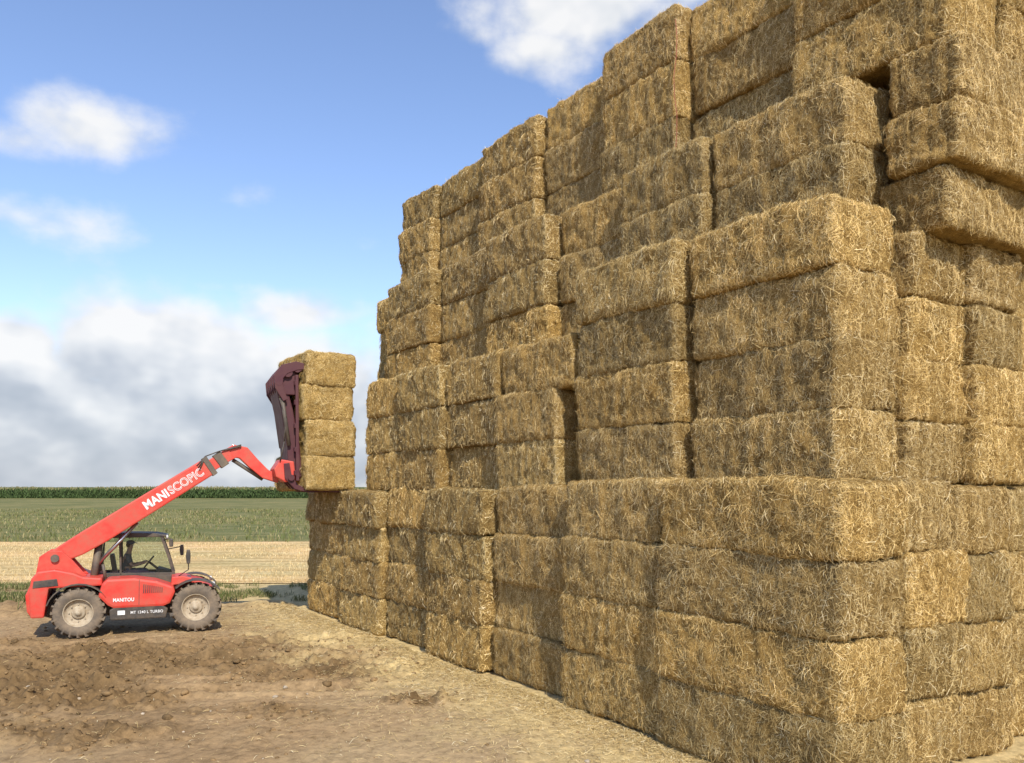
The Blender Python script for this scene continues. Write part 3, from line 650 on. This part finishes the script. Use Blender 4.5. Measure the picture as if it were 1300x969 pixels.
# ---------------------------------------------------------------- light
S=Vector((.33,-1,1.0)).normalized()
sun=bpy.data.lights.new('sun','SUN'); sun.energy=5.0; sun.angle=math.radians(.53); sun.color=(1,.945,.845)
so=bpy.data.objects.new('sun',sun); col.objects.link(so); so.rotation_euler=S.to_track_quat('Z','Y').to_euler(); so.location=(0,0,30)
w=bpy.data.worlds.new('World'); scene.world=w; w.use_nodes=True; nt=w.node_tree
for n in list(nt.nodes): nt.nodes.remove(n)
out=N(nt,'ShaderNodeOutputWorld'); sky=N(nt,'ShaderNodeTexSky',sky_type='NISHITA',sun_disc=False)
sky.sun_elevation=math.asin(S.z); sky.sun_rotation=math.atan2(S.x,S.y); sky.air_density=1.0; sky.dust_density=.4; sky.ozone_density=2.0
bg=N(nt,'ShaderNodeBackground'); bg.inputs[1].default_value=.148; nt.links.new(mix(nt,'MULTIPLY',1.,sky.outputs[0],(1.36,1.33,1.45)),bg.inputs[0])
def M(op,*a):
    n=N(nt,'ShaderNodeMath',operation=op)
    for i,v in enumerate(a):
        if hasattr(v,'links'): nt.links.new(v,n.inputs[i])
        else: n.inputs[i].default_value=v
    return n.outputs[0]
tc=N(nt,'ShaderNodeTexCoord'); sp=N(nt,'ShaderNodeSeparateXYZ'); nt.links.new(tc.outputs['Generated'],sp.inputs[0])
az=M('ARCTAN2',sp.outputs[0],sp.outputs[1]); el=M('ARCSINE',sp.outputs[2])
def ae(px,py):
    v=Vector((px-650,1083,618-py)).normalized(); return math.atan2(v.x,v.y),math.asin(v.z)
def cv(vx,vy): 
    c=N(nt,'ShaderNodeCombineXYZ'); nt.links.new(vx,c.inputs[0]); nt.links.new(vy,c.inputs[1]); return c.outputs[0]
def noise(vec,sc,det,rough=.55,dist=0.):
    n=N(nt,'ShaderNodeTexNoise'); n.inputs['Scale'].default_value=sc; n.inputs['Detail'].default_value=det; n.inputs['Roughness'].default_value=rough; n.inputs['Distortion'].default_value=dist
    nt.links.new(vec,n.inputs['Vector']); return n.outputs['Fac']
vec=cv(az,M('MULTIPLY',el,1.4))
vec2=cv(M('ADD',az,.012),M('MULTIPLY',M('ADD',el,.026),1.4))
n1=noise(vec,9.5,8,.54,.0); n1b=noise(vec2,9.5,3,.5,.0); n1c=noise(vec,9.5,3,.5,.0)
blob=None
for (px,py,rx,ry,k) in [(115,162,95,44,.72),(30,178,90,26,.54),(35,275,120,30,.48),(320,245,45,28,.42),(750,10,130,60,.95),(695,62,80,42,.72),(625,45,60,24,.42),(860,-40,180,50,.8),
      (205,455,140,72,1.35),(20,435,60,40,1.1),(-60,450,160,60,1.),(375,398,80,32,.85),(400,490,120,80,1.0),(270,365,60,14,.35),(120,555,520,85,1.6),(750,560,500,55,.9),(1500,450,500,80,.9),(-700,400,400,120,.9),(1700,-50,300,100,.8)]:
    a0,e0=ae(px,py); wa=rx/1083; we=ry/1083*math.cos(e0)
    if px<-200 or px>1300: wa*=.5
    dA=M('DIVIDE',M('SUBTRACT',az,a0),wa); dE=M('DIVIDE',M('SUBTRACT',el,e0),we)
    g=M('EXPONENT',M('MULTIPLY',M('ADD',M('MULTIPLY',dA,dA),M('MULTIPLY',dE,dE)),-1.))
    g=M('MULTIPLY',g,k); blob=g if blob is None else M('MAXIMUM',blob,g)
dens=M('ADD',blob,M('MULTIPLY',M('SUBTRACT',n1,.5),1.4))
fac=N(nt,'ShaderNodeMapRange',interpolation_type='SMOOTHSTEP'); nt.links.new(dens,fac.inputs[0]); fac.inputs[1].default_value=.18; fac.inputs[2].default_value=.80; fac.inputs[3].default_value=0; fac.inputs[4].default_value=.96
low=N(nt,'ShaderNodeMapRange',interpolation_type='SMOOTHSTEP'); nt.links.new(el,low.inputs[0]); low.inputs[1].default_value=math.radians(4.0); low.inputs[2].default_value=math.radians(10.0); low.inputs[3].default_value=.32; low.inputs[4].default_value=.90
lit=M('ADD',low.outputs[0],M('MULTIPLY',M('SUBTRACT',n1c,n1b),2.0))
cr=ramp(nt,[(.0,(.48,.54,.63)),(.35,(.62,.67,.75)),(.7,(.86,.89,.93)),(1.,(1.03,1.03,1.03))]); nt.links.new(lit,cr.inputs[0])
bg2=N(nt,'ShaderNodeBackground'); nt.links.new(cr.outputs[0],bg2.inputs[0]); bg2.inputs[1].default_value=.93
ms=N(nt,'ShaderNodeMixShader'); nt.links.new(fac.outputs[0],ms.inputs[0]); nt.links.new(bg.outputs[0],ms.inputs[1]); nt.links.new(bg2.outputs[0],ms.inputs[2]); nt.links.new(ms.outputs[0],out.inputs[0])
# ---------------------------------------------------------------- camera
cd=bpy.data.cameras.new('camera'); cam=bpy.data.objects.new('camera',cd); col.objects.link(cam); scene.camera=cam
cam.location=(0,0,EYE); cam.rotation_euler=(math.pi/2,0,0); cd.sensor_width=36; cd.lens=1083/1300*36; cd.shift_y=133.5/1300; cd.clip_end=6000; cd.clip_start=.1
scene.view_settings.view_transform='Standard'; scene.view_settings.look='None'; scene.view_settings.exposure=0
